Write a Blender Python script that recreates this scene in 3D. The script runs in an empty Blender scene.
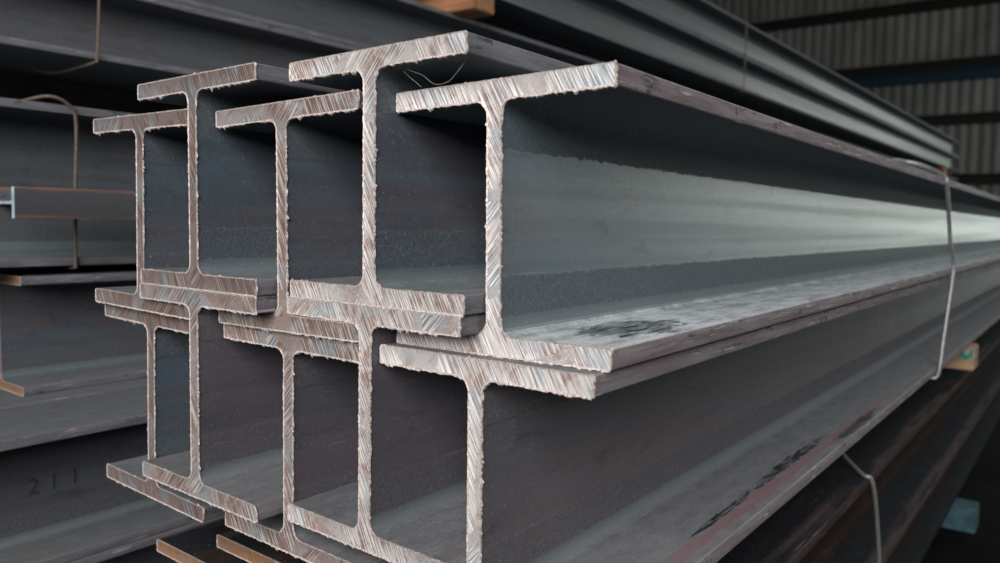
import bpy, bmesh, math, random
from mathutils import Vector, Matrix, noise

FLOOR = -0.80                      # the camera sits at the origin; floor level below it
SC = bpy.context.scene
COL = SC.collection

# ------------------------------------------------------------------ camera, world, lights, exposure
def setup():
    F = 806.806
    yaw, pit, rol = 0.637573767517494, 0.07312069592856253, 0.016768058516272572
    cy, sy, cp, sp, cr, sr = math.cos(yaw), math.sin(yaw), math.cos(pit), math.sin(pit), math.cos(rol), math.sin(rol)
    fwd = Vector((-sy*cp, cy*cp, -sp)); right = Vector((cy, sy, 0)); up = right.cross(fwd)
    r = cr*right + sr*up; u = -sr*right + cr*up
    cam = bpy.data.cameras.new('camera'); co = bpy.data.objects.new('camera', cam); COL.objects.link(co)
    co.matrix_world = Matrix(((r.x, u.x, -fwd.x, 0), (r.y, u.y, -fwd.y, 0), (r.z, u.z, -fwd.z, 0), (0, 0, 0, 1)))
    cam.sensor_fit = 'HORIZONTAL'; cam.sensor_width = 36; cam.lens = 36*F/1000
    cam.clip_start = 0.01; cam.clip_end = 100
    cam.dof.use_dof = True; cam.dof.focus_distance = 0.70
    cam.dof.aperture_fstop = (cam.lens/1000)/0.0042
    SC.camera = co

    w = bpy.data.worlds.new('world'); SC.world = w; w.use_nodes = True
    bg = w.node_tree.nodes['Background']; bg.inputs[0].default_value = (0.62, 0.78, 1.0, 1); bg.inputs[1].default_value = 0.02

    def area(name, loc, target, sx, sy_, power, color):
        l = bpy.data.lights.new(name, 'AREA'); l.shape = 'RECTANGLE'; l.size = sx; l.size_y = sy_; l.energy = power; l.color = color
        o = bpy.data.objects.new(name, l); COL.objects.link(o); o.location = loc
        o.rotation_euler = (Vector(target)-Vector(loc)).to_track_quat('-Z', 'Y').to_euler()
        return o
    # daylight through the open front of the shed, behind the camera
    area('open_front_daylight', (0.9, -3.6, 2.1), (-0.5, 0.6, -0.1), 4.5, 3.0, 370, (1.0, 0.97, 0.96))
    # daylight through the big doorway in the far wall, right of the frame
    area('far_doorway_daylight', (3.6, 17.6, 1.6), (0.5, 0, 0.2), 5.5, 4.2, 240, (0.90, 1.0, 0.92))
    # roof light strip over the aisle on the right
    area('roof_light_strip', (3.2, 5.0, 5.6), (1.2, 4.0, 0), 1.6, 9.0, 90, (0.80, 0.92, 1.0))
    # added side light that rakes across the far wall's corrugations
    area('added_side_light', (7.5, 14.2, 1.3), (-2.0, 15.5, 1.0), 5.0, 3.4, 150, (0.90, 0.98, 0.96))
    SC.view_settings.view_transform = 'Standard'; SC.view_settings.look = 'None'
    SC.view_settings.gamma = 1; SC.view_settings.use_curve_mapping = False
    SC.view_settings.exposure = 0.14
setup()

# ------------------------------------------------------------------ node helpers
class NT:
    def __init__(s, name):
        s.m = bpy.data.materials.new(name); s.m.use_nodes = True; s.t = s.m.node_tree; s.t.nodes.clear()
    def n(s, typ, **kw):
        nd = s.t.nodes.new(typ)
        for k, v in kw.items():
            if k.startswith('_'): setattr(nd, k[1:], v)
        return nd
    def put(s, sock, v):
        if v is None: return
        if hasattr(v, 'is_output') or isinstance(v, bpy.types.NodeSocket): s.t.links.new(v, sock)
        else: sock.default_value = v
    def math(s, op, a, b=None, c=None, clamp=False):
        nd = s.n('ShaderNodeMath'); nd.operation = op; nd.use_clamp = clamp
        s.put(nd.inputs[0], a); s.put(nd.inputs[1], b); s.put(nd.inputs[2], c)
        return nd.outputs[0]
    def vmath(s, op, a, b):
        nd = s.n('ShaderNodeVectorMath'); nd.operation = op
        s.put(nd.inputs[0], a); s.put(nd.inputs[1], b); return nd.outputs[0]
    def noise(s, vec, scale, detail=3, rough=0.55, dist=0.0):
        nd = s.n('ShaderNodeTexNoise'); s.put(nd.inputs['Vector'], vec); nd.inputs['Scale'].default_value = scale
        nd.inputs['Detail'].default_value = detail; nd.inputs['Roughness'].default_value = rough; nd.inputs['Distortion'].default_value = dist
        return nd.outputs[0]
    def ramp(s, v, lo, hi, a=0.0, b=1.0):
        nd = s.n('ShaderNodeMapRange'); nd.interpolation_type = 'SMOOTHSTEP'
        s.put(nd.inputs[0], v); s.put(nd.inputs[1], lo); s.put(nd.inputs[2], hi); s.put(nd.inputs[3], a); s.put(nd.inputs[4], b)
        return nd.outputs[0]
    def mix(s, f, a, b):
        nd = s.n('ShaderNodeMix'); nd.data_type = 'RGBA'
        s.put(nd.inputs[0], f); s.put(nd.inputs[6], a if not isinstance(a, tuple) else (*a, 1)); s.put(nd.inputs[7], b if not isinstance(b, tuple) else (*b, 1))
        return nd.outputs[2]
    def out(s, color, rough, metal=0.0, bump=None, bstr=0.3, bdist=0.001, spec=0.5):
        p = s.n('ShaderNodeBsdfPrincipled'); o = s.n('ShaderNodeOutputMaterial'); s.t.links.new(p.outputs[0], o.inputs[0])
        s.put(p.inputs['Base Color'], (*color, 1) if isinstance(color, tuple) else color)
        s.put(p.inputs['Roughness'], rough); s.put(p.inputs['Metallic'], metal)
        p.inputs['Specular IOR Level'].default_value = spec
        if bump is not None:
            b = s.n('ShaderNodeBump'); b.inputs['Strength'].default_value = bstr; b.inputs['Distance'].default_value = bdist
            s.put(b.inputs['Height'], bump); s.t.links.new(b.outputs[0], p.inputs['Normal'])
        return s.m
    def coords(s):
        tc = s.n('ShaderNodeTexCoord'); oi = s.n('ShaderNodeObjectInfo')
        off = s.vmath('SCALE', oi.outputs['Location'], None); off.node.inputs['Scale'].default_value = 23.0
        sep = s.n('ShaderNodeSeparateXYZ'); s.t.links.new(tc.outputs['Object'], sep.inputs[0])
        return tc.outputs['Object'], s.vmath('ADD', tc.outputs['Object'], off), sep.outputs

# ------------------------------------------------------------------ materials
def mill_scale(name, hb, hh, tint_a, tint_b, glossy=0.40, rust=0.0, patches=(), dusty=1.0, zones=0.5, edge_a=(0.115, 0.112, 0.125), edge_b=(0.20, 0.195, 0.215), band_c=None, spec=0.5, dust_hi=(0.34, 0.36, 0.37), rub_c=(0.13, 0.088, 0.090)):
    """hot-rolled skin of a beam: hb, hh = half width and half height of its section"""
    s = NT(name); P, Q, (x, y, z) = s.coords()
    L = s.vmath('MULTIPLY', Q, (1, 0.06, 1)); M = s.vmath('MULTIPLY', Q, (1, 0.35, 1))
    streak = s.noise(L, 70, 4, 0.6); patch = s.noise(M, 11, 4, 0.6); mott = s.noise(M, 45, 5, 0.65, 0.4); grain = s.noise(Q, 900, 3, 0.7)
    col = s.mix(s.ramp(patch, 0.38, 0.64), tint_a, tint_b)
    col = s.mix(s.ramp(streak, 0.35, 0.75, 0, 0.45), col, tuple(min(1, c*1.7) for c in tint_a))
    zone = s.noise(s.vmath('MULTIPLY', Q, (0.2, 0.01, 1)), 42, 2, 0.5)
    col = s.mix(s.ramp(zone, 0.45, 0.62, 0, zones), col, tint_b)
    col = s.mix(s.ramp(zone, 0.50, 0.36, 0, zones), col, tuple(c*1.25 for c in tint_a))
    dark = tuple(c*0.45 for c in tint_a)
    col = s.mix(s.ramp(mott, 0.56, 0.72, 0, 0.55), col, dark)
    az = s.math('ABSOLUTE', z); ax = s.math('ABSOLUTE', x)
    # flanges keep their blue-grey scale, the lower fillet a painted pale highlight
    if band_c is None:
        col = s.mix(s.ramp(az, hh*0.82, hh*0.85, 0, 0.75), col, (0.075, 0.102, 0.118))
    # rough bands along both root fillets, ragged edge, no gloss
    jag = s.math('MULTIPLY', s.math('SUBTRACT', s.noise(s.vmath('MULTIPLY', Q, (1, 0.8, 1)), 160, 4, 0.7), 0.5), 0.010)
    band = s.ramp(s.math('ADD', az, jag), hh*0.50, hh*0.515)
    lowb = s.ramp(s.math('ADD', s.math('MULTIPLY', z, -1), jag), hh*0.40, hh*0.43)
    band = s.math('MAXIMUM', band, lowb)
    rough_tex = s.noise(Q, 420, 4, 0.75)
    if name == 'mill_scale_shaded': band = s.math('MULTIPLY', band, s.math('LESS_THAN', ax, 0.022))   # rust only beside the web
    bandcol = s.mix(s.ramp(rough_tex, 0.35, 0.7), *(band_c or (tuple(c*0.72 for c in tint_b), (tint_a[0]*1.35, tint_a[1]*1.5, tint_a[2]*1.42))))
    col = s.mix(s.math('MULTIPLY', band, 0.75), col, bandcol)
    if band_c is None:
        nz = s.math('ADD', s.math('MULTIPLY', z, -1), s.math('MULTIPLY', jag, 0.5))
        strip = s.math('MULTIPLY', s.ramp(nz, hh*0.70, hh*0.725), s.ramp(nz, hh*0.85, hh*0.80))
        col = s.mix(s.math('MULTIPLY', strip, 0.6), col, (0.17, 0.215, 0.225))  # fillet highlight put into the colour
    # flange outer zone: purple-red rub stripes and the tip edges
    tipzone = s.ramp(ax, hb*0.70, hb*0.84)
    rub = s.math('MULTIPLY', tipzone, s.ramp(s.noise(s.vmath('MULTIPLY', Q, (1, 0.12, 1)), 28, 4, 0.6), 0.42, 0.6, 0, 0.6))
    col = s.mix(s.math('MULTIPLY', rub, 0.85), col, rub_c)
    edge = s.ramp(ax, hb-0.0028, hb-0.0012)
    edgecol = s.mix(s.ramp(s.noise(L, 160, 5, 0.7), 0.35, 0.7), edge_a, edge_b)
    edgecol = s.mix(s.ramp(s.noise(s.vmath('MULTIPLY', Q, (1, 0.3, 1)), 75, 6, 0.75), 0.58, 0.64, 0, 0.85), edgecol, (0.03, 0.028, 0.03))
    edgecol = s.mix(s.ramp(s.noise(s.vmath('MULTIPLY', Q, (1, 0.05, 1)), 260, 4, 0.7), 0.60, 0.68, 0, 0.7), edgecol, tuple(min(1, v*2.6) for v in edge_b))
    col = s.mix(edge, col, edgecol)
    # pale dust that has settled on upward faces
    geo = s.n('ShaderNodeNewGeometry'); sn = s.n('ShaderNodeSeparateXYZ'); s.t.links.new(geo.outputs['True Normal'], sn.inputs[0])
    grit = s.ramp(s.noise(Q, 260, 5, 0.8), 0.52, 0.66, 0, 0.5)
    col = s.mix(grit, col, tuple(c*1.9 for c in tint_a))
    upf = s.ramp(sn.outputs[2], 0.5, 0.9)
    dust = s.math('MULTIPLY', upf, s.ramp(s.noise(M, 60, 5, 0.8), 0.30, 0.72, 0.20*dusty, 0.95*dusty))
    dustcol = s.mix(s.ramp(grain, 0.4, 0.65), tuple(v*0.52 for v in dust_hi), dust_hi)
    col = s.mix(s.math('MULTIPLY', dust, 0.8), col, dustcol)
    # specks and fine scratches
    sp = s.ramp(s.noise(Q, 520, 2, 0.5), 0.70, 0.76, 0, 0.8)
    col = s.mix(sp, col, (0.42, 0.44, 0.44))
    scr = s.noise(s.vmath('MULTIPLY', Q, (1, 0.025, 1)), 420, 2, 0.5)
    col = s.mix(s.ramp(scr, 0.69, 0.77, 0, 0.22), col, (0.36, 0.38, 0.38))
    if rust:
        col = s.mix(s.ramp(s.noise(M, 16, 5, 0.7), 0.55, 0.75, 0, rust), col, (0.20, 0.085, 0.035))
    rgh = s.math('ADD', s.ramp(grain, 0.3, 0.7, glossy-0.06, glossy+0.10), s.math('MULTIPLY', band, 0.34))
    rgh = s.math('ADD', rgh, s.ramp(zone, 0.40, 0.62, -0.03, 0.06*zones))
    rgh = s.math('MAXIMUM', rgh, s.math('MULTIPLY', dust, 0.8))
    rgh = s.math('MAXIMUM', rgh, s.math('MULTIPLY', s.math('MAXIMUM', edge, rub), 0.55), clamp=True)
    for (px, py, rx, ry, pc) in patches:      # scuffed, scale-free wear patches
        d = s.math('ADD', s.math('POWER', s.math('DIVIDE', s.math('SUBTRACT', x, px), rx), 2.0), s.math('POWER', s.math('DIVIDE', s.math('SUBTRACT', y, py), ry), 2.0))
        rag = s.noise(s.vmath('MULTIPLY', P, (1, 0.25, 1)), 130, 5, 0.75, 1.0)
        f = s.ramp(s.math('ADD', d, s.math('MULTIPLY', s.math('SUBTRACT', rag, 0.5), 5.0)), 0.75, 1.0, 1, 0)
        f = s.math('MULTIPLY', f, s.ramp(s.noise(s.vmath('MULTIPLY', P, (1, 0.08, 1)), 420, 3, 0.6), 0.40, 0.55, 0.35, 1.0))
        f = s.math('MULTIPLY', f, s.math('LESS_THAN', z, 0.0)); f = s.math('MULTIPLY', f, upf)
        col = s.mix(f, col, pc); rgh = s.mix(f, rgh, (0.5, 0.5, 0.5))
    h = s.math('ADD', s.math('MULTIPLY', grain, 0.25), s.math('ADD', s.math('MULTIPLY', s.math('MULTIPLY', rough_tex, band), 1.2), s.math('MULTIPLY', mott, 0.35)))
    return s.out(col, rgh, 0.0, h, 0.55, 0.0009, spec=spec)

def sawn(name, brown=0.35, orange=0.0, dim=1.0, lined=1.0):
    """freshly cut section face: saw striations, pink rust bloom, bluish heat tint"""
    s = NT(name); P, Q, (x, y, z) = s.coords()
    D = s.vmath('MULTIPLY', Q, (1, 0, 1))
    sect = s.noise(D, 11, 1, 0.4)
    ang = s.ramp(sect, 0.40, 0.46, -0.75, 0.50)
    rot = s.n('ShaderNodeVectorRotate'); rot.rotation_type = 'Y_AXIS'; s.put(rot.inputs['Vector'], D); s.put(rot.inputs['Angle'], ang)
    ln = s.vmath('MULTIPLY', rot.outputs[0], (1, 1, 0.035))
    l1 = s.noise(ln, 780, 1, 0.4); l2 = s.noise(ln, 260, 2, 0.6)
    lines = s.math('ADD', s.math('MULTIPLY', l1, 0.88), s.math('MULTIPLY', l2, 0.12))
    blot = s.noise(D, 40, 6, 0.75, 0.5); blue = s.noise(D, 24, 3, 0.5); pit = s.noise(D, 330, 4, 0.75)
    k = lambda *c: tuple(v*dim for v in c)  # scales all tones together, carrying the light falloff
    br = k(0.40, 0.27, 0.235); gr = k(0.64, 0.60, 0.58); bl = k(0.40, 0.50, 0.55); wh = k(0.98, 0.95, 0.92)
    col = s.mix(s.ramp(blot, 0.53-brown*0.35, 0.68-brown*0.35), gr, br)
    col = s.mix(s.ramp(blue, 0.48, 0.62, 0, 0.65), col, bl)
    if orange: col = s.mix(s.ramp(s.noise(D, 26, 4, 0.7), 0.62-0.32*orange, 0.74-0.24*orange, 0, orange), col, k(0.50, 0.25, 0.11))
    col = s.mix(s.ramp(lines, 0.51, 0.62, 0, 0.70*lined), col, wh)
    col = s.mix(s.ramp(lines, 0.49, 0.39, 0, 0.55*lined), col, k(0.16, 0.115, 0.105))
    col = s.mix(s.ramp(pit, 0.60, 0.70, 0, 0.55), col, k(0.20, 0.13, 0.11))
    col = s.mix(s.ramp(pit, 0.38, 0.28, 0, 0.5), col, wh)
    gr_ = s.noise(Q, 1300, 2, 0.6)
    h = s.math('ADD', lines, s.math('MULTIPLY', gr_, 0.3))
    return s.out(col, 0.5, 0.25, h, 0.7, 0.0012)

M = {}
blue, purp = (0.078, 0.108, 0.130), (0.108, 0.096, 0.110)
M['skin'] = mill_scale('mill_scale', 0.1, 0.1, blue, purp)
M['skin_plum'] = mill_scale('mill_scale_plum', 0.1, 0.1, (0.088, 0.088, 0.104), (0.125, 0.102, 0.116), 0.48, dusty=0.8)
M['skin_shaded'] = mill_scale('mill_scale_shaded', 0.1, 0.1, (0.013, 0.016, 0.020), (0.014, 0.013, 0.014), 0.9, 0.3, dusty=0.05, spec=0.05, band_c=((0.05, 0.026, 0.013), (0.028, 0.020, 0.016)), edge_a=(0.05, 0.036, 0.032), edge_b=(0.09, 0.066, 0.060))  # shade put into the scale colour, with real rust by the web
M['skin_top'] = mill_scale('mill_scale_pale', 0.1, 0.1, (0.088, 0.118, 0.140), (0.112, 0.112, 0.124), 0.37, zones=0.7, dusty=1.8, dust_hi=(0.74, 0.80, 0.82), edge_a=(0.17, 0.120, 0.125), edge_b=(0.30, 0.25, 0.26),
                           patches=((0.056, 0.108, 0.032, 0.062, (0.030, 0.042, 0.050)),))
M['skin_low'] = mill_scale('mill_scale_purple', 0.1, 0.1, (0.092, 0.090, 0.104), (0.130, 0.106, 0.116), 0.60, dusty=0.7, edge_a=(0.20, 0.155, 0.16), edge_b=(0.28, 0.27, 0.29),
                           patches=((0.0825, 0.52, 0.0085, 0.55, (0.21, 0.125, 0.130)), (0.069, 0.53, 0.0075, 0.14, (0.012, 0.014, 0.018)), (0.089, 0.78, 0.008, 0.12, (0.014, 0.015, 0.018)), (0.072, 0.30, 0.004, 0.08, (0.014, 0.015, 0.018))))
M['skin_back'] = mill_scale('mill_scale_old', 0.1, 0.1, (0.080, 0.096, 0.116), (0.100, 0.088, 0.092), 0.45, 0.25, dusty=0.45)
M['skin_big'] = mill_scale('mill_scale_tall', 0.1, 0.14, (0.080, 0.100, 0.118), (0.090, 0.084, 0.090), 0.45, 0.2, dusty=0.4)
M['skin_small'] = mill_scale('mill_scale_small', 0.025, 0.04, (0.050, 0.058, 0.075), (0.10, 0.070, 0.066), 0.55, 0.5, dusty=0.3, rub_c=(0.36, 0.15, 0.10), edge_a=(0.22, 0.10, 0.07), edge_b=(0.30, 0.15, 0.11))
M['cut_lit'] = sawn('sawn_steel_lit', 0.10, 0.10, 1.0)  # end tones darken leftward: light falloff put into the colour
M['cut_dim'] = sawn('sawn_steel_dim', 0.50, 0.35, 0.64)
M['cut_half_lit'] = sawn('sawn_steel_half_lit', 0.22, 0.28, 0.88)
M['cut_brown_dim'] = sawn('sawn_steel_rusty_dim', 0.80, 0.10, 0.46, 0.8)  # rust brown, dimmed further for the same falloff
M['cut_orange'] = sawn('sawn_steel_orange', 1.0, 1.0, 0.62, 0.35)
def flat(name, c, r=0.6, metal=0.0, nscale=60, amt=0.35, stretch=(1, 1, 1), spec=0.4):
    s = NT(name); P, Q, _ = s.coords()
    nz = s.noise(s.vmath('MULTIPLY', Q, stretch), nscale, 5, 0.65)
    col = s.mix(s.ramp(nz, 0.3, 0.7), tuple(v*(1-amt) for v in c), tuple(min(1, v*(1+amt)) for v in c))
    return s.out(col, r, metal, nz, 0.3, 0.001, spec)
M['wire'] = flat('tie_wire_steel', (0.34, 0.33, 0.33), 0.42, 0.5, 300)
M['wire_rust'] = flat('tie_wire_rusty', (0.13, 0.095, 0.075), 0.6, 0.3, 300)
M['pale_end'] = flat('pale_blue_paint', (0.34, 0.46, 0.50), 0.6, 0, 80, 0.3)
M['wood'] = flat('timber', (0.42, 0.27, 0.17), 0.8, 0, 30, 0.30, (0.15, 1.5, 1.5))
M['wood_orange'] = flat('timber_orange', (0.40, 0.19, 0.09), 0.8, 0, 30, 0.30, (0.15, 1.5, 1.5))
M['wood_end'] = flat('timber_painted_end', (0.035, 0.085, 0.105), 0.8, 0, 40, 0.4)
M['green'] = flat('green_paint', (0.0, 0.24, 0.20), 0.55, 0, 60, 0.25)
M['mark'] = flat('dark_paint', (0.050, 0.052, 0.060), 0.8)
M['burr'] = flat('torn_burr', (0.62, 0.54, 0.50), 0.5, 0.3, 500, 0.45)
M['thread'] = flat('web_silk', (0.55, 0.55, 0.5), 0.6)
M['floor'] = flat('dark_concrete', (0.008, 0.008, 0.009), 1.0, 0, 3, 0.4, spec=0.05)  # near-black concrete, even all over
M['dark_wall'] = flat('shade_dark_wall', (0.008, 0.008, 0.008), 1.0, 0, 3, 0.3, spec=0.05)  # wall colour blackened so the gap between the stacks reads as deep shade
M['wall'] = flat('corrugated_sheet', (0.26, 0.27, 0.25), 0.6, 0.1, 2, 0.25, (1, 1, 0.3))
M['girt'] = flat('girt_steel', (0.020, 0.018, 0.015), 0.7)
M['girt_blue'] = flat('girt_blue_paint', (0.012, 0.045, 0.075), 0.6)
M['roof'] = flat('roof_sheet', (0.05, 0.05, 0.05), 0.8)

# ------------------------------------------------------------------ object helpers
def link(name, me, mat, parent=None, loc=None):
    o = bpy.data.objects.new(name, me); COL.objects.link(o)
    if mat is not None and not me.materials: me.materials.append(mat)
    if parent: o.parent = parent
    if loc: o.location = loc
    return o
def empty(name, loc, rot=(0, 0, 0)):
    o = bpy.data.objects.new(name, None); COL.objects.link(o); o.location = loc; o.rotation_euler = rot; o.empty_display_size = 0.05
    return o
def tag(o, label=None, cat=None, group=None, kind=None):
    if label: o['label'] = label
    if cat: o['category'] = cat
    if group: o['group'] = group
    if kind: o['kind'] = kind
    return o
def finish(bm, name, smooth=0.6):
    bmesh.ops.recalc_face_normals(bm, faces=bm.faces)
    me = bpy.data.meshes.new(name); bm.to_mesh(me); bm.free()
    if smooth:
        for p in me.polygons: p.use_smooth = True
        me.set_sharp_from_angle(angle=smooth)
    return me
def box_bm(bm, a, b, bev=0.0):
    r = bmesh.ops.create_cube(bm, size=1)
    for v in r['verts']:
        v.co = Vector([(a[i]+b[i])/2 + v.co[i]*(b[i]-a[i]) for i in range(3)])
    if bev:
        es = list({e for v in r['verts'] for e in v.link_edges})
        bmesh.ops.bevel(bm, geom=es, offset=bev, segments=2, affect='EDGES')
    return bm
def tube(name, pts, rad, mat, parent=None, res=8, smoothpath=True):
    P = [Vector(p) for p in pts]
    if smoothpath and len(P) > 2:      # Catmull-Rom
        Q = []
        E_ = [P[0]*2-P[1]] + P + [P[-1]*2-P[-2]]
        for i in range(1, len(E_)-2):
            for k in range(8):
                t = k/8; a, b, c, d = E_[i-1], E_[i], E_[i+1], E_[i+2]
                Q.append(0.5*((2*b)+(c-a)*t+(2*a-5*b+4*c-d)*t*t+(3*b-a-3*c+d)*t**3))
        Q.append(P[-1]); P = Q
    bm = bmesh.new(); rings = []
    n = None
    for i, p in enumerate(P):
        t = (P[min(i+1, len(P)-1)]-P[max(i-1, 0)]).normalized()
        if n is None: n = t.orthogonal().normalized()
        n = (n - t*n.dot(t)).normalized(); b = t.cross(n)
        rings.append([bm.verts.new(p + rad*(math.cos(2*math.pi*k/res)*n + math.sin(2*math.pi*k/res)*b)) for k in range(res)])
    for a, b in zip(rings, rings[1:]):
        for k in range(res): bm.faces.new((a[k], a[(k+1) % res], b[(k+1) % res], b[k]))
    bm.faces.new(rings[0]); bm.faces.new(rings[-1])
    return link(name, finish(bm, name, 1.0), mat, parent)

# ------------------------------------------------------------------ the rolled beam
def arc(cx, cz, r, a0, a1, n):
    return [(cx+r*math.cos(a0+(a1-a0)*i/n), cz+r*math.sin(a0+(a1-a0)*i/n)) for i in range(n+1)]
def sections(b, h, tf, tw, r, rc=None):
    """outlines, centred on the section: top flange with its fillets, web, whole I"""
    H, B, W, c, pi = h/2, b/2, tw/2, 0.0018, math.pi
    n = 6; rc = rc or c; k = 3 if rc == c else 8
    def right_side(q):                           # upper right quarter, from the flange top round to the web; q rounds the inner corner
        return [(B-c, H)] + arc(B-c, H-c, c, pi/2, 0, 3)[1:] + arc(B-q, H-tf+q, q, 0, -pi/2, 3 if q == c else 8) + arc(W+r, H-tf-r, r, pi/2, pi, n)
    plain, worn = right_side(c), right_side(rc)
    top = plain + [(-x, z) for x, z in reversed(plain)]
    low = worn + [(-x, z) for x, z in reversed(plain)]
    bot = [(x, -z) for x, z in reversed(low)]
    zi = H-tf-r
    web = [(W, zi), (W, -zi), (-W, -zi), (-W, zi)]
    whole = plain + [(x, -z) for x, z in reversed(worn)] + [(-x, -z) for x, z in plain] + [(-x, z) for x, z in reversed(plain)]
    return top, web, bot, whole
def extrude(outline, y0f, L, name, mat, parent, closed_sides=None):
    bm = bmesh.new(); n = len(outline)
    ys = [0.0, 0.02] + [L*t for t in (0.03, 0.08, 0.15, 0.3, 0.6, 1.0)]
    rings = []
    for y in ys:
        k = 1.0 if y < L*0.5 else 0.0
        rings.append([bm.verts.new((x, y + (y0f(x, z) if y < 0.1*L else 0), z)) for x, z in outline])
    for a, b in zip(rings, rings[1:]):
        for k in range(n): bm.faces.new((a[k], a[(k+1) % n], b[(k+1) % n], b[k]))
    bm.faces.new(rings[0]); bm.faces.new(rings[-1])
    return link(name, finish(bm, name, 0.5), mat, parent)
def cut_cap(outline, y0f, seed, burr, mat, parent, step=0.0016):
    """2 mm slice at the saw cut with torn burrs round its rim"""
    rnd = random.Random(seed); pts = []
    m = len(outline)
    for i in range(m):
        a, b = Vector(outline[i]), Vector(outline[(i+1) % m]); d = b-a; k = max(1, int(d.length/step))
        for j in range(k): pts.append((a+d*j/k, d.normalized() if d.length > 1e-9 else Vector((1, 0))))
    N = len(pts)
    bm = bmesh.new(); back, mid, front = [], [], []
    for i, (p, t) in enumerate(pts):
        pv, nx = pts[i-1][0], pts[(i+1) % N][0]; tt = (nx-pv).normalized(); nr = Vector((-tt.y, tt.x))
        if i == 0: sgn = 1
        # outline runs clockwise: outward normal is to the left of the direction of travel
        v = noise.noise(Vector((p.x*160+seed*7.3, p.y*160, seed))) ; v2 = noise.noise(Vector((p.x*900, p.y*900+seed, 3.1)))
        under = 1.0 if nr.y < -0.4 else (0.75 if nr.x > 0.4 else 0.45)
        o = burr*under*(0.15 + 1.1*max(0, v) + 0.9*max(0, v2) + rnd.uniform(0, 1.0)*(1.0 if v > -0.15 else 0.4))
        if rnd.random() < 0.03*under: o += burr*rnd.uniform(0.6, 1.8)
        if abs(abs(p.x)) > 0.0 and nr.y > 0.9: o *= 0.6
        yb = y0f(p.x, p.y)
        q = p + nr*o
        back.append(bm.verts.new((p.x, yb, p.y)))
        mid.append(bm.verts.new((q.x, yb-0.0008, q.y)))
        q2 = p + nr*o*0.55
        front.append(bm.verts.new((q2.x, yb-0.0020-0.0007*max(0, v2), q2.y)))
    inner = []
    for i, (p, t) in enumerate(pts):
        pv, nx = pts[i-1][0], pts[(i+1) % N][0]; tt = (nx-pv).normalized(); nr = Vector((-tt.y, tt.x))
        q = p - nr*0.0008
        inner.append(bm.verts.new((q.x, y0f(p.x, p.y)-0.0016, q.y)))
    for A, B in ((back, mid), (mid, front), (front, inner)):
        for i in range(N):
            j = (i+1) % N; bm.faces.new((A[i], A[j], B[j], B[i])).material_index = 1 if A is not back else 0
    f = bm.faces.new(inner); f.normal_update(); bmesh.ops.triangulate(bm, faces=[f], ngon_method='EAR_CLIP')
    f = bm.faces.new(back); f.normal_update(); bmesh.ops.triangulate(bm, faces=[f], ngon_method='EAR_CLIP')
    me = finish(bm, 'cut_end', 0.5); me.materials.append(mat); me.materials.append(M['burr'])
    return link('cut_end', me, None, parent)

def beam(label, group, x, zc, y0, L=12.0, b=0.2, h=0.2, tf=0.0147, tw=0.0125, r=0.0105, tilt=0.0, yaw=0.0, cut=0.0,
         skin='skin', end='cut_dim', seed=1, burr=0.0015, detail=True, spin=0.0, rc=None):
    root = empty('steel_girder', (x, y0, zc-h/2), (0, spin, 0))
    if spin: root.location = (x, y0, zc)
    root.rotation_euler = (0, -tilt+spin, yaw)
    tag(root, label, 'steel beam', group)
    top, web, bot, whole = sections(b, h, tf, tw, r, rc)
    y0f = lambda px, pz: cut*px
    off = (0, 0, h/2) if not spin else (0, 0, 0)
    parts = [extrude(top, y0f, L, 'top_flange' if not spin else 'flange', M[skin], root), extrude(web, y0f, L, 'web', M[skin], root),
             extrude(bot, y0f, L, 'bottom_flange' if not spin else 'flange', M[skin], root)]
    if detail: parts.append(cut_cap(whole, y0f, seed, burr, M[end], root))
    else:
        bm = bmesh.new()
        rs = [[bm.verts.new((px, y0f(px, pz)+dy, pz)) for px, pz in whole] for dy in (0, -0.0012)]
        n = len(whole)
        for k in range(n): bm.faces.new((rs[0][k], rs[0][(k+1) % n], rs[1][(k+1) % n], rs[1][k]))
        bm.faces.new(rs[1]); bm.faces.new(rs[0])
        parts.append(link('cut_end', finish(bm, 'cut_end', 0.5), M[end], root))
    for p_ in parts: p_.location = (0, 0.0018 if detail else 0, off[2])
    for p_ in parts[-1:]: p_['label'] = 'saw-cut end of the beam'
    return root

# ------------------------------------------------------------------ setting
def structure(name, bm, mat, smooth=0):
    return tag(link(name, finish(bm, name, smooth), mat), kind='structure')
structure('floor', box_bm(bmesh.new(), (-9.4, -8, FLOOR-0.1), (9, 18.3, FLOOR)), M['floor'])
def corrugated(x0, x1, y, z0, z1):
    bm = bmesh.new(); xs = []; x = x0; d = 0.035
    while x < x1:
        xs += [(x, 0), (x+0.07, 0), (x+0.10, -d), (x+0.17, -d)]; x += 0.20
    for (dy) in (0.0, 0.004):
        pass
    lo = [bm.verts.new((a, y+b, z0)) for a, b in xs]; hi = [bm.verts.new((a, y+b, z1)) for a, b in xs]
    lo2 = [bm.verts.new((a, y+b+0.004, z0)) for a, b in xs]; hi2 = [bm.verts.new((a, y+b+0.004, z1)) for a, b in xs]
    for i in range(len(xs)-1):
        bm.faces.new((lo[i], lo[i+1], hi[i+1], hi[i])); bm.faces.new((lo2[i+1], lo2[i], hi2[i], hi2[i+1]))
        bm.faces.new((lo[i+1], lo[i], lo2[i], lo2[i+1])); bm.faces.new((hi[i], hi[i+1], hi2[i+1], hi2[i]))
    for i in (0, len(xs)-1): bm.faces.new((lo[i], hi[i], hi2[i], lo2[i]))
    return bm
structure('wall_far', corrugated(-9.4, 0.8, 18.0, FLOOR, 6.9), M['wall'])
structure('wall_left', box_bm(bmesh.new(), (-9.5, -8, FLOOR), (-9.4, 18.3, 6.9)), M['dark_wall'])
structure('ceiling', box_bm(bmesh.new(), (-9.5, -3, 6.9), (9, 18.3, 7.0)), M['roof'])
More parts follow.
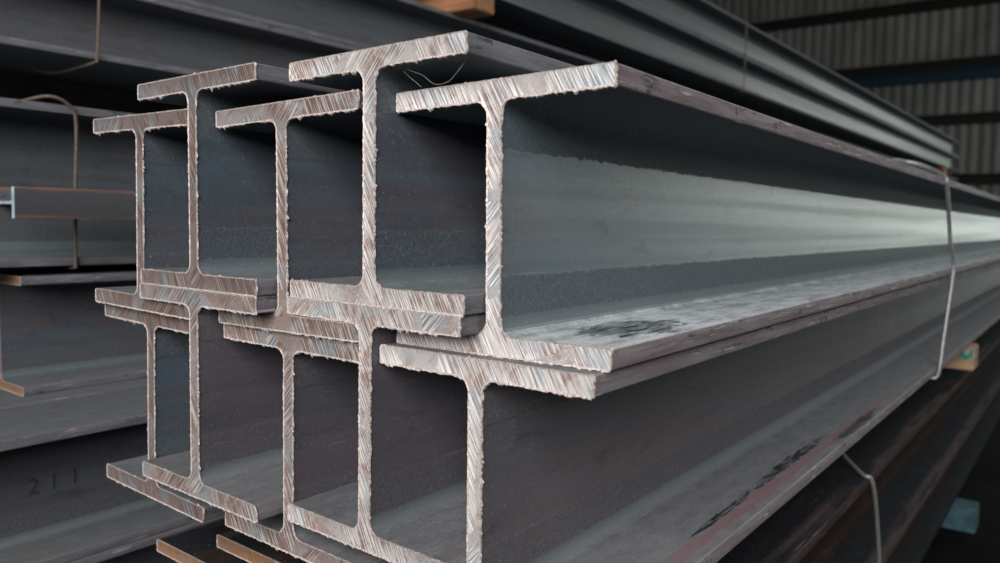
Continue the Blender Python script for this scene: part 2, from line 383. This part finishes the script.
def girt(n, z, hgt, mat, dep=0.14):
    bm = bmesh.new()                         # C-section rail
    o = [(0, 0), (-dep, 0), (-dep, 0.03), (-dep+0.012, 0.03), (-dep+0.012, 0.012), (-0.012, 0.012), (-0.012, hgt-0.012), (-dep+0.012, hgt-0.012), (-dep+0.012, hgt-0.03), (-dep, hgt-0.03), (-dep, hgt), (0, hgt)]
    rs = [[bm.verts.new((xx, 17.962+a, z-hgt/2+b)) for a, b in o] for xx in (-9.4, 0.8)]
    for k in range(len(o)): bm.faces.new((rs[0][k], rs[0][(k+1) % len(o)], rs[1][(k+1) % len(o)], rs[1][k]))
    bm.faces.new(rs[0]); bm.faces.new(rs[1])
    structure('trim_%d' % n, bm, mat)
girt(1, 0.98, 0.20, M['girt']); girt(2, 2.13, 0.20, M['girt']); girt(3, 3.20, 0.16, M['girt']); girt(4, 4.36, 0.20, M['girt']); girt(5, 5.45, 0.2, M['girt'])
girt(6, 2.98, 0.22, M['girt_blue'], 0.2)

# ------------------------------------------------------------------ the front bundle, two interlocked rows of five
GA, GB = 'upper row of the front bundle', 'lower row of the front bundle'
order = ['leftmost', 'second from the left', 'middle', 'fourth from the left', 'rightmost']
FIT = dict(
 A1=(-.7914, .0035, .4452, -.0147), A2=(-.6829, .0320, .4371, .002), A3=(-.5714, .0010, .4520, .0113), A4=(-.4603, .0325, .4473, .0029), A5=(-.3512, .0024, .4666, .0142),
 B1=(-.7912, -.1975, .4540, -.0165), B2=(-.6820, -.1676, .4354, -.001), B3=(-.5705, -.1999, .4564, -.0019), B4=(-.4644, -.1671, .4473, -.0019), B5=(-.3548, -.1978, .4524, .0069))
LAB = dict(
 A1='rusty-ended steel H-beam, leftmost of the upper row, its top flange tucked under its neighbour',
 A2='raised steel H-beam second from the left in the upper row, with brownish sawn end',
 A3='steel H-beam in the middle of the upper row, set low between two raised beams',
 A4='highest steel H-beam of the upper row, fourth from left, cobweb under its top flange',
 A5='nearest steel H-beam, right end of the upper row, pale shining web, bright end',
 B1='steel H-beam leftmost in the lower row, bottom flange hanging at the lower left',
 B2='H-beam second from the left in the lower row, bottom flange with rounded corner',
 B3='steel H-beam in the middle of the lower row, a pale groove across its top flange',
 B4='raised steel H-beam fourth from left in the lower row, directly under the highest beam',
 B5='nearest steel H-beam at the right of the lower row, purple-brown web and scraped bottom flange')
for i, (k, (x, z, y, t)) in enumerate(FIT.items()):
    skin = {'A5': 'skin_top', 'B5': 'skin_low'}.get(k, 'skin' if k[0] == 'A' or k in ('B1',) else 'skin_plum')
    end = 'cut_lit' if k in ('A5', 'B5') else 'cut_half_lit' if k in ('A4', 'B4') else ('cut_brown_dim' if k in ('A1', 'B1', 'A2') else 'cut_dim')
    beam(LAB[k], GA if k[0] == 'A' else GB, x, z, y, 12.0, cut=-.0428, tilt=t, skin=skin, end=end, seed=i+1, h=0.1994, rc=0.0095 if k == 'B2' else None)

# ------------------------------------------------------------------ the bundle underneath
GC = 'beams of the bundle under the front bundle'
GC2 = 'beams of the bottom bundle on the floor'
xs = [-.803, -.694, -.586, -.4785, -.371]
CL = ['H-beam with orange rusty end at the lower left, lower of the two orange-ended flanges',
      'H-beam with orange rusty end at the lower left, higher of the two orange-ended flanges',
      'middle H-beam of the bundle under the front bundle',
      'H-beam of the under bundle, fourth from the left, hidden in shade',
      'dark H-beam under the right of the front bundle, wire hanging over its brown edge']
for i, x in enumerate(xs):
    hi = i in (1, 3)
    zt = -0.3625 if hi else -0.3925
    beam(CL[i], GC, x, zt-0.1, 0.52 + 0.01*(i % 3) if i < 2 else 0.56, 11.8, skin='skin_shaded', end='cut_orange', seed=30+i, cut=-.0428, burr=0.0006)
C2L = ['leftmost H-beam on the timber by the floor', 'second H-beam on the timber by the floor', 'third H-beam on the timber by the floor',
       'fourth H-beam on the timber by the floor', 'black shaded H-beam lowest at the right, above the blue-painted timber end']
for i, x in enumerate((-.80, -.64, -.50, -.36)):
    beam(C2L[i if i < 3 else 4], GC2, x+0.02, -0.5930-0.07-0.0005, 0.7, 11.4, b=0.13, h=0.14, tf=0.012, tw=0.008, skin='skin_shaded', end='cut_orange', detail=False)

# ------------------------------------------------------------------ stack behind, left
GD = 'beams of the dark stack at the left'
beam('tall dark beam behind the small beam at the left, wire tied round it', 'tall beams on the left stack', -1.56, 0.051, 0.30, 12.0, h=0.28, skin='skin_big', end='cut_brown_dim', detail=False, seed=41)
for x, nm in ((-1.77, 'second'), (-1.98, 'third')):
    beam('tall dark beam on the left stack, %s one back from the aisle' % nm, 'tall beams on the left stack', x, 0.051, 0.30, 12.0, h=0.28, skin='skin_big', end='cut_brown_dim', detail=False)
beam('dark H-beam with a worn orange end at the left edge, below the tall wired beam', GD, -1.56, -0.2075, 0.612, 11.8, h=0.204, skin='skin_back', end='cut_orange', seed=42, cut=-.03, burr=0.0005)
for x, nm in ((-1.77, 'second'), (-1.98, 'third')):
    beam('dark H-beam in the middle layer of the left stack, %s one back from the aisle' % nm, GD, x, -0.2075, 0.60, 11.8, h=0.204, skin='skin_back', end='cut_orange', detail=False)
d3 = beam('big blue-black H-beam at the lower left with faint painted figures on its web', GD, -1.29, -0.4100, 0.28, 12.0, skin='skin_back', end='cut_brown_dim', detail=False, seed=43)
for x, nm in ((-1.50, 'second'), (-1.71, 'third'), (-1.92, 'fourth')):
    beam('blue-black H-beam in the lower layer of the left stack, %s one back from the aisle' % nm, GD, x, -0.4100, 0.28, 12.0, skin='skin_back', end='cut_brown_dim', detail=False)
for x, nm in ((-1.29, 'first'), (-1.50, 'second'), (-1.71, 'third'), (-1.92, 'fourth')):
    beam('bottom H-beam of the left stack just above the floor, %s from the aisle' % nm, GD, x, -0.6255, 0.34, 11.9, h=0.23, skin='skin_back', end='cut_brown_dim', detail=False)
# faint painted figures on the web of the lower-left beam
for ch, dy in (('2', 0), ('1', 0.030), ('1', 0.062)):
    cu = bpy.data.curves.new('figure', 'FONT'); cu.body = ch; cu.size = 0.036; cu.extrude = 0.0002
    tmp = bpy.data.objects.new('tmp', cu); COL.objects.link(tmp); bpy.context.view_layer.update()
    me = bpy.data.meshes.new_from_object(tmp.evaluated_get(bpy.context.evaluated_depsgraph_get())); bpy.data.objects.remove(tmp)
    me.materials.clear()
    fig = link('painted_figure', me, M['mark'], d3); fig.rotation_euler = (math.pi/2, 0, math.pi/2); fig.location = (0.0067, 0.258+dy, 0.085)
    fig['label'] = 'faint dark figure painted on the web'

# small beam lying on its side in front of the tall beam
sb = beam('small I-beam lying on its side at the left, pale painted end and rust-edged flange', None, -1.409, 0.0184, 0.566, 6.0, b=0.050, h=0.080, tf=0.0070, tw=0.0040, r=0.004,
          skin='skin_small', end='pale_end', detail=False, spin=math.pi/2)

# the high stack behind
def stackE(row, col, z, h, nm, grp):
    x0 = -1.92 - col*0.205; y = 0.30
    return beam(nm, grp, x0+0.016*y, z+h/2, y, 12.4, h=h, yaw=-0.016, skin='skin_back', end='cut_brown_dim', detail=False)
GE = 'beams of the high rear bundle with the wire'; GE2 = 'beams of the topmost rear bundle'
stackE(0, 0, 0.345, 0.165, 'rear beam across the top left, wire hanging down its web', GE)
stackE(0, 1, 0.345, 0.165, 'rear beam behind the wired one in the top left bundle', GE)
stackE(1, 0, 0.5105, 0.187, 'rear beam at the top left lying on the wired one', GE)
stackE(1, 1, 0.5105, 0.187, 'rear beam farther back on top of the top left bundle', GE)
stackE(0, 0, 0.802, 0.198, 'lower long pale-webbed beam of the topmost rear bundle, running to the far wall', GE2)
stackE(0, 1, 0.802, 0.198, 'lower beam at the back of the topmost rear bundle', GE2)
stackE(1, 0, 1.0005, 0.198, 'uppermost long beam of all, silhouetted against the corrugated wall', GE2)
stackE(1, 1, 1.0005, 0.198, 'uppermost beam at the back of the topmost rear bundle', GE2)

# ------------------------------------------------------------------ timbers
def timber(label, a, b, mat='wood', grp=None, name='timber_bearer', bev=0.003):
    o = empty(name, ((a[0]+b[0])/2, (a[1]+b[1])/2, a[2]))
    bm = box_bm(bmesh.new(), tuple(a[i]-o.location[i] for i in range(3)), tuple(b[i]-o.location[i] for i in range(3)), bev)
    # slight saw wobble along the length
    me = finish(bm, name, 0.5); me.materials.append(M[mat]); bpy.data.objects.remove(o)
    o = bpy.data.objects.new(name, me); COL.objects.link(o); o.location = ((a[0]+b[0])/2, (a[1]+b[1])/2, a[2])
    return tag(o, label, 'timber', grp)
ALONG = ('nearest the sawn ends', 'a third of the way along', 'two thirds of the way along', 'at the far end')
zb = -0.3000
t1 = timber('timber bearer under the front bundle, its end daubed with green paint', (-0.93, 2.385, -0.3620), (-0.2417, 2.47, zb), grp='bearers under the front bundle')
# green daub: a U-shaped brush stroke on the face towards the camera
bm = bmesh.new()
pts = [(-0.272, -0.306), (-0.271, -0.320), (-0.265, -0.329), (-0.257, -0.329), (-0.250, -0.320), (-0.247, -0.308)]
for j, (dy, rr) in enumerate(((0, 0.0052),)):
    N_ = 30; path = []
    for i in range(N_+1):
        s_ = i/N_*(len(pts)-1); k = min(int(s_), len(pts)-2); f = s_-k
        path.append(Vector(pts[k])*(1-f)+Vector(pts[k+1])*f)
    L_, R_ = [], []
    for i, p in enumerate(path):
        t = (path[min(i+1, N_)]-path[max(i-1, 0)]).normalized(); nn = Vector((-t.y, t.x)); w_ = rr*(1+0.35*math.sin(i*0.9))
        L_.append(p+nn*w_); R_.append(p-nn*w_)
    for yy in (2.3846, 2.3852):
        pass
    vl = [bm.verts.new((p.x, 2.3845, p.y)) for p in L_]; vr = [bm.verts.new((p.x, 2.3845, p.y)) for p in R_]
    vl2 = [bm.verts.new((p.x, 2.3855, p.y)) for p in L_]; vr2 = [bm.verts.new((p.x, 2.3855, p.y)) for p in R_]
    for i in range(N_):
        bm.faces.new((vl[i], vl[i+1], vr[i+1], vr[i])); bm.faces.new((vl2[i], vl2[i+1], vr2[i+1], vr2[i]))
        bm.faces.new((vl[i], vl[i+1], vl2[i+1], vl2[i])); bm.faces.new((vr[i], vr[i+1], vr2[i+1], vr2[i]))
g = link('paint_daub', finish(bm, 'paint_daub', 0), M['green'], t1); g.location = tuple(-v for v in t1.location); g['label'] = 'green paint daub'
for y, nm in ((6.0, 'half way along it'), (10.5, 'near its far end')):
    timber('timber bearer deep under the front bundle, ' + nm, (-0.93, y, -0.3620), (-0.262, y+0.085, zb), grp='bearers deep under the front bundle')
t2 = timber('timber bearer by the floor at the lower right, its end painted blue', (-0.95, 2.42, FLOOR), (-0.220, 2.50, -0.7335), 'wood_end', grp='bearers on the floor under the bottom bundle')
for y, nm in ((0.9, 'at its sawn end'), (6.0, 'half way along it'), (10.5, 'near its far end')):
    timber('timber bearer on the floor deep under the bottom bundle, ' + nm, (-0.95, y, FLOOR), (-0.29, y+0.09, -0.7335), grp='bearers on the floor deep under the bottom bundle')
for y, nm in zip((0.8, 4.0, 8.0, 11.5), ALONG):
    timber('timber bearer on the floor under the left stack, ' + nm, (-2.1, y, FLOOR), (-1.22, y+0.09, -0.7410), grp='bearers on the floor under the left stack')
for y, nm in zip((1.6, 4.0, 8.0, 11.5), ALONG):
    timber('thin packing lath between two layers of the left stack, ' + nm, (-2.08, y, -0.1055), (-1.47, y+0.06, -0.0890), grp='packing laths in the left stack', name='packing_lath', bev=0.001)
for y, nm in zip((1.75, 4.0, 8.0, 11.5), ALONG):
    timber('timber bearer lifting the rear bundle off the left stack, ' + nm, (-2.08, y, 0.1910), (-1.83+0.016*y, y+0.10, 0.3445), grp='bearers between the left stack and the rear bundle', bev=0.004)
timber('orange timber bearer at the top centre, on the wired rear bundle', (-2.15, 2.10, 0.6980), (-1.686, 2.22, 0.8015), 'wood_orange', grp='bearers between the two rear bundles', bev=0.004)
timber('timber bearer between the rear bundles, mid length', (-2.15, 6.0, 0.6980), (-1.98, 6.12, 0.8015), 'wood_orange', grp='bearers between the two rear bundles', bev=0.004)
timber('orange-brown timber bearer under the far end of the topmost rear bundle', (-2.0, 11.6, 0.6980), (-1.62, 11.74, 0.8015), 'wood_orange', grp='bearers between the two rear bundles', bev=0.004)
for y, nm in ((1.7, 'nearer'), (5.6, 'farther')):
    timber(nm + ' upright timber block carrying the small beam', (-1.444, y, -0.3090), (-1.364, y+0.08, -0.0070), grp='blocks under the small beam', name='timber_block')

# ------------------------------------------------------------------ tie wires
tag(tube('tie_wire', [(-.68, 1.78, .1365), (-.56, 1.80, .1375), (-.46, 1.81, .1385), (-.365, 1.815, .1395), (-.345, 1.8245, .1410), (-.335, 1.850, .1402), (-.310, 1.855, .1347), (-.280, 1.840, .1219), (-.2575, 1.798, .1088), (-.2445, 1.775, .0975), (-.2440, 1.785, .080),
                      (-.2462, 1.86, 0.010), (-.2455, 1.885, -.030), (-.2420, 1.915, -.066), (-.2425, 1.915, -.105), (-.2455, 1.905, -.160), (-.2485, 1.890, -.220), (-.2500, 1.868, -.280), (-.2540, 1.855, -.3025),
                      (-.275, 1.85, -.3045), (-.36, 1.84, -.3050)], 0.0040, M['wire'], res=12), 'grey tie wire bent over the right side of the front bundle', 'wire')
tag(tube('tie_wire', [(-.46, 1.47, -.3580), (-.372, 1.44, -.3575), (-.350, 1.43, -.362), (-.310, 1.385, -.3790), (-.278, 1.343, -.3860), (-.2660, 1.341, -.3900), (-.2620, 1.358, -.42), (-.2620, 1.40, -.50), (-.2625, 1.43, -.58), (-.264, 1.45, -.70)], 0.0034, M['wire'], res=12),
    'pale tie wire hanging over the flange of the dark beam at the lower right', 'wire')
tag(tube('tie_wire', [(-1.60, .655, .1945), (-1.50, .64, .1955), (-1.462, .665, .2030), (-1.454, .692, .192), (-1.4545, .705, .165), (-1.455, .702, .05), (-1.456, .70, -.075), (-1.462, .70, -.0925), (-1.52, .70, -.0930)], 0.0031, M['wire_rust']),
    'thin rusty tie wire round the tall beam at the left, passing behind the small beam', 'wire')
tag(tube('tie_wire', [(-1.84, .925, .702), (-1.797, .925, .7010), (-1.793, .925, .68), (-1.793, .925, .50), (-1.794, .922, .40), (-1.795, .918, .346), (-1.803, .915, .336), (-1.90, .88, .318), (-1.95, .85, .325)], 0.0032, M['wire_rust']),
    'tie wire down the rear beam at the top left, loose end trailing beneath', 'wire')
tag(tube('tie_wire', [(-1.80, 4.72, 1.2035), (-1.738, 4.72, 1.2035), (-1.731, 4.72, 1.19), (-1.732, 4.72, 1.0), (-1.733, 4.72, .805), (-1.742, 4.72, .797), (-1.80, 4.72, .797)], 0.004, M['wire_rust']),
    'faint tie wire round the topmost rear bundle at the upper right', 'wire')

# cobweb threads under the flange of the highest beam
cw = empty('cobweb', (-.42, .4470, .116)); tag(cw, 'fine cobweb threads sagging under the flange of the highest beam', 'cobweb')
def thread(p): 
    o = tube('thread', [(a-cw.location.x, b-cw.location.y, c-cw.location.z) for a, b, c in p], 0.00009, M['thread'], cw, 5)
thread([(-.430, .456, .1150), (-.4123, .456, .1083), (-.4053, .456, .1033), (-.3984, .456, .1005), (-.3878, .456, .1017), (-.3812, .456, .1062), (-.370, .456, .1165)])
thread([(-.440, .456, .1175), (-.4339, .456, .1148), (-.4266, .456, .1089), (-.4204, .456, .1046), (-.414, .456, .1000)])
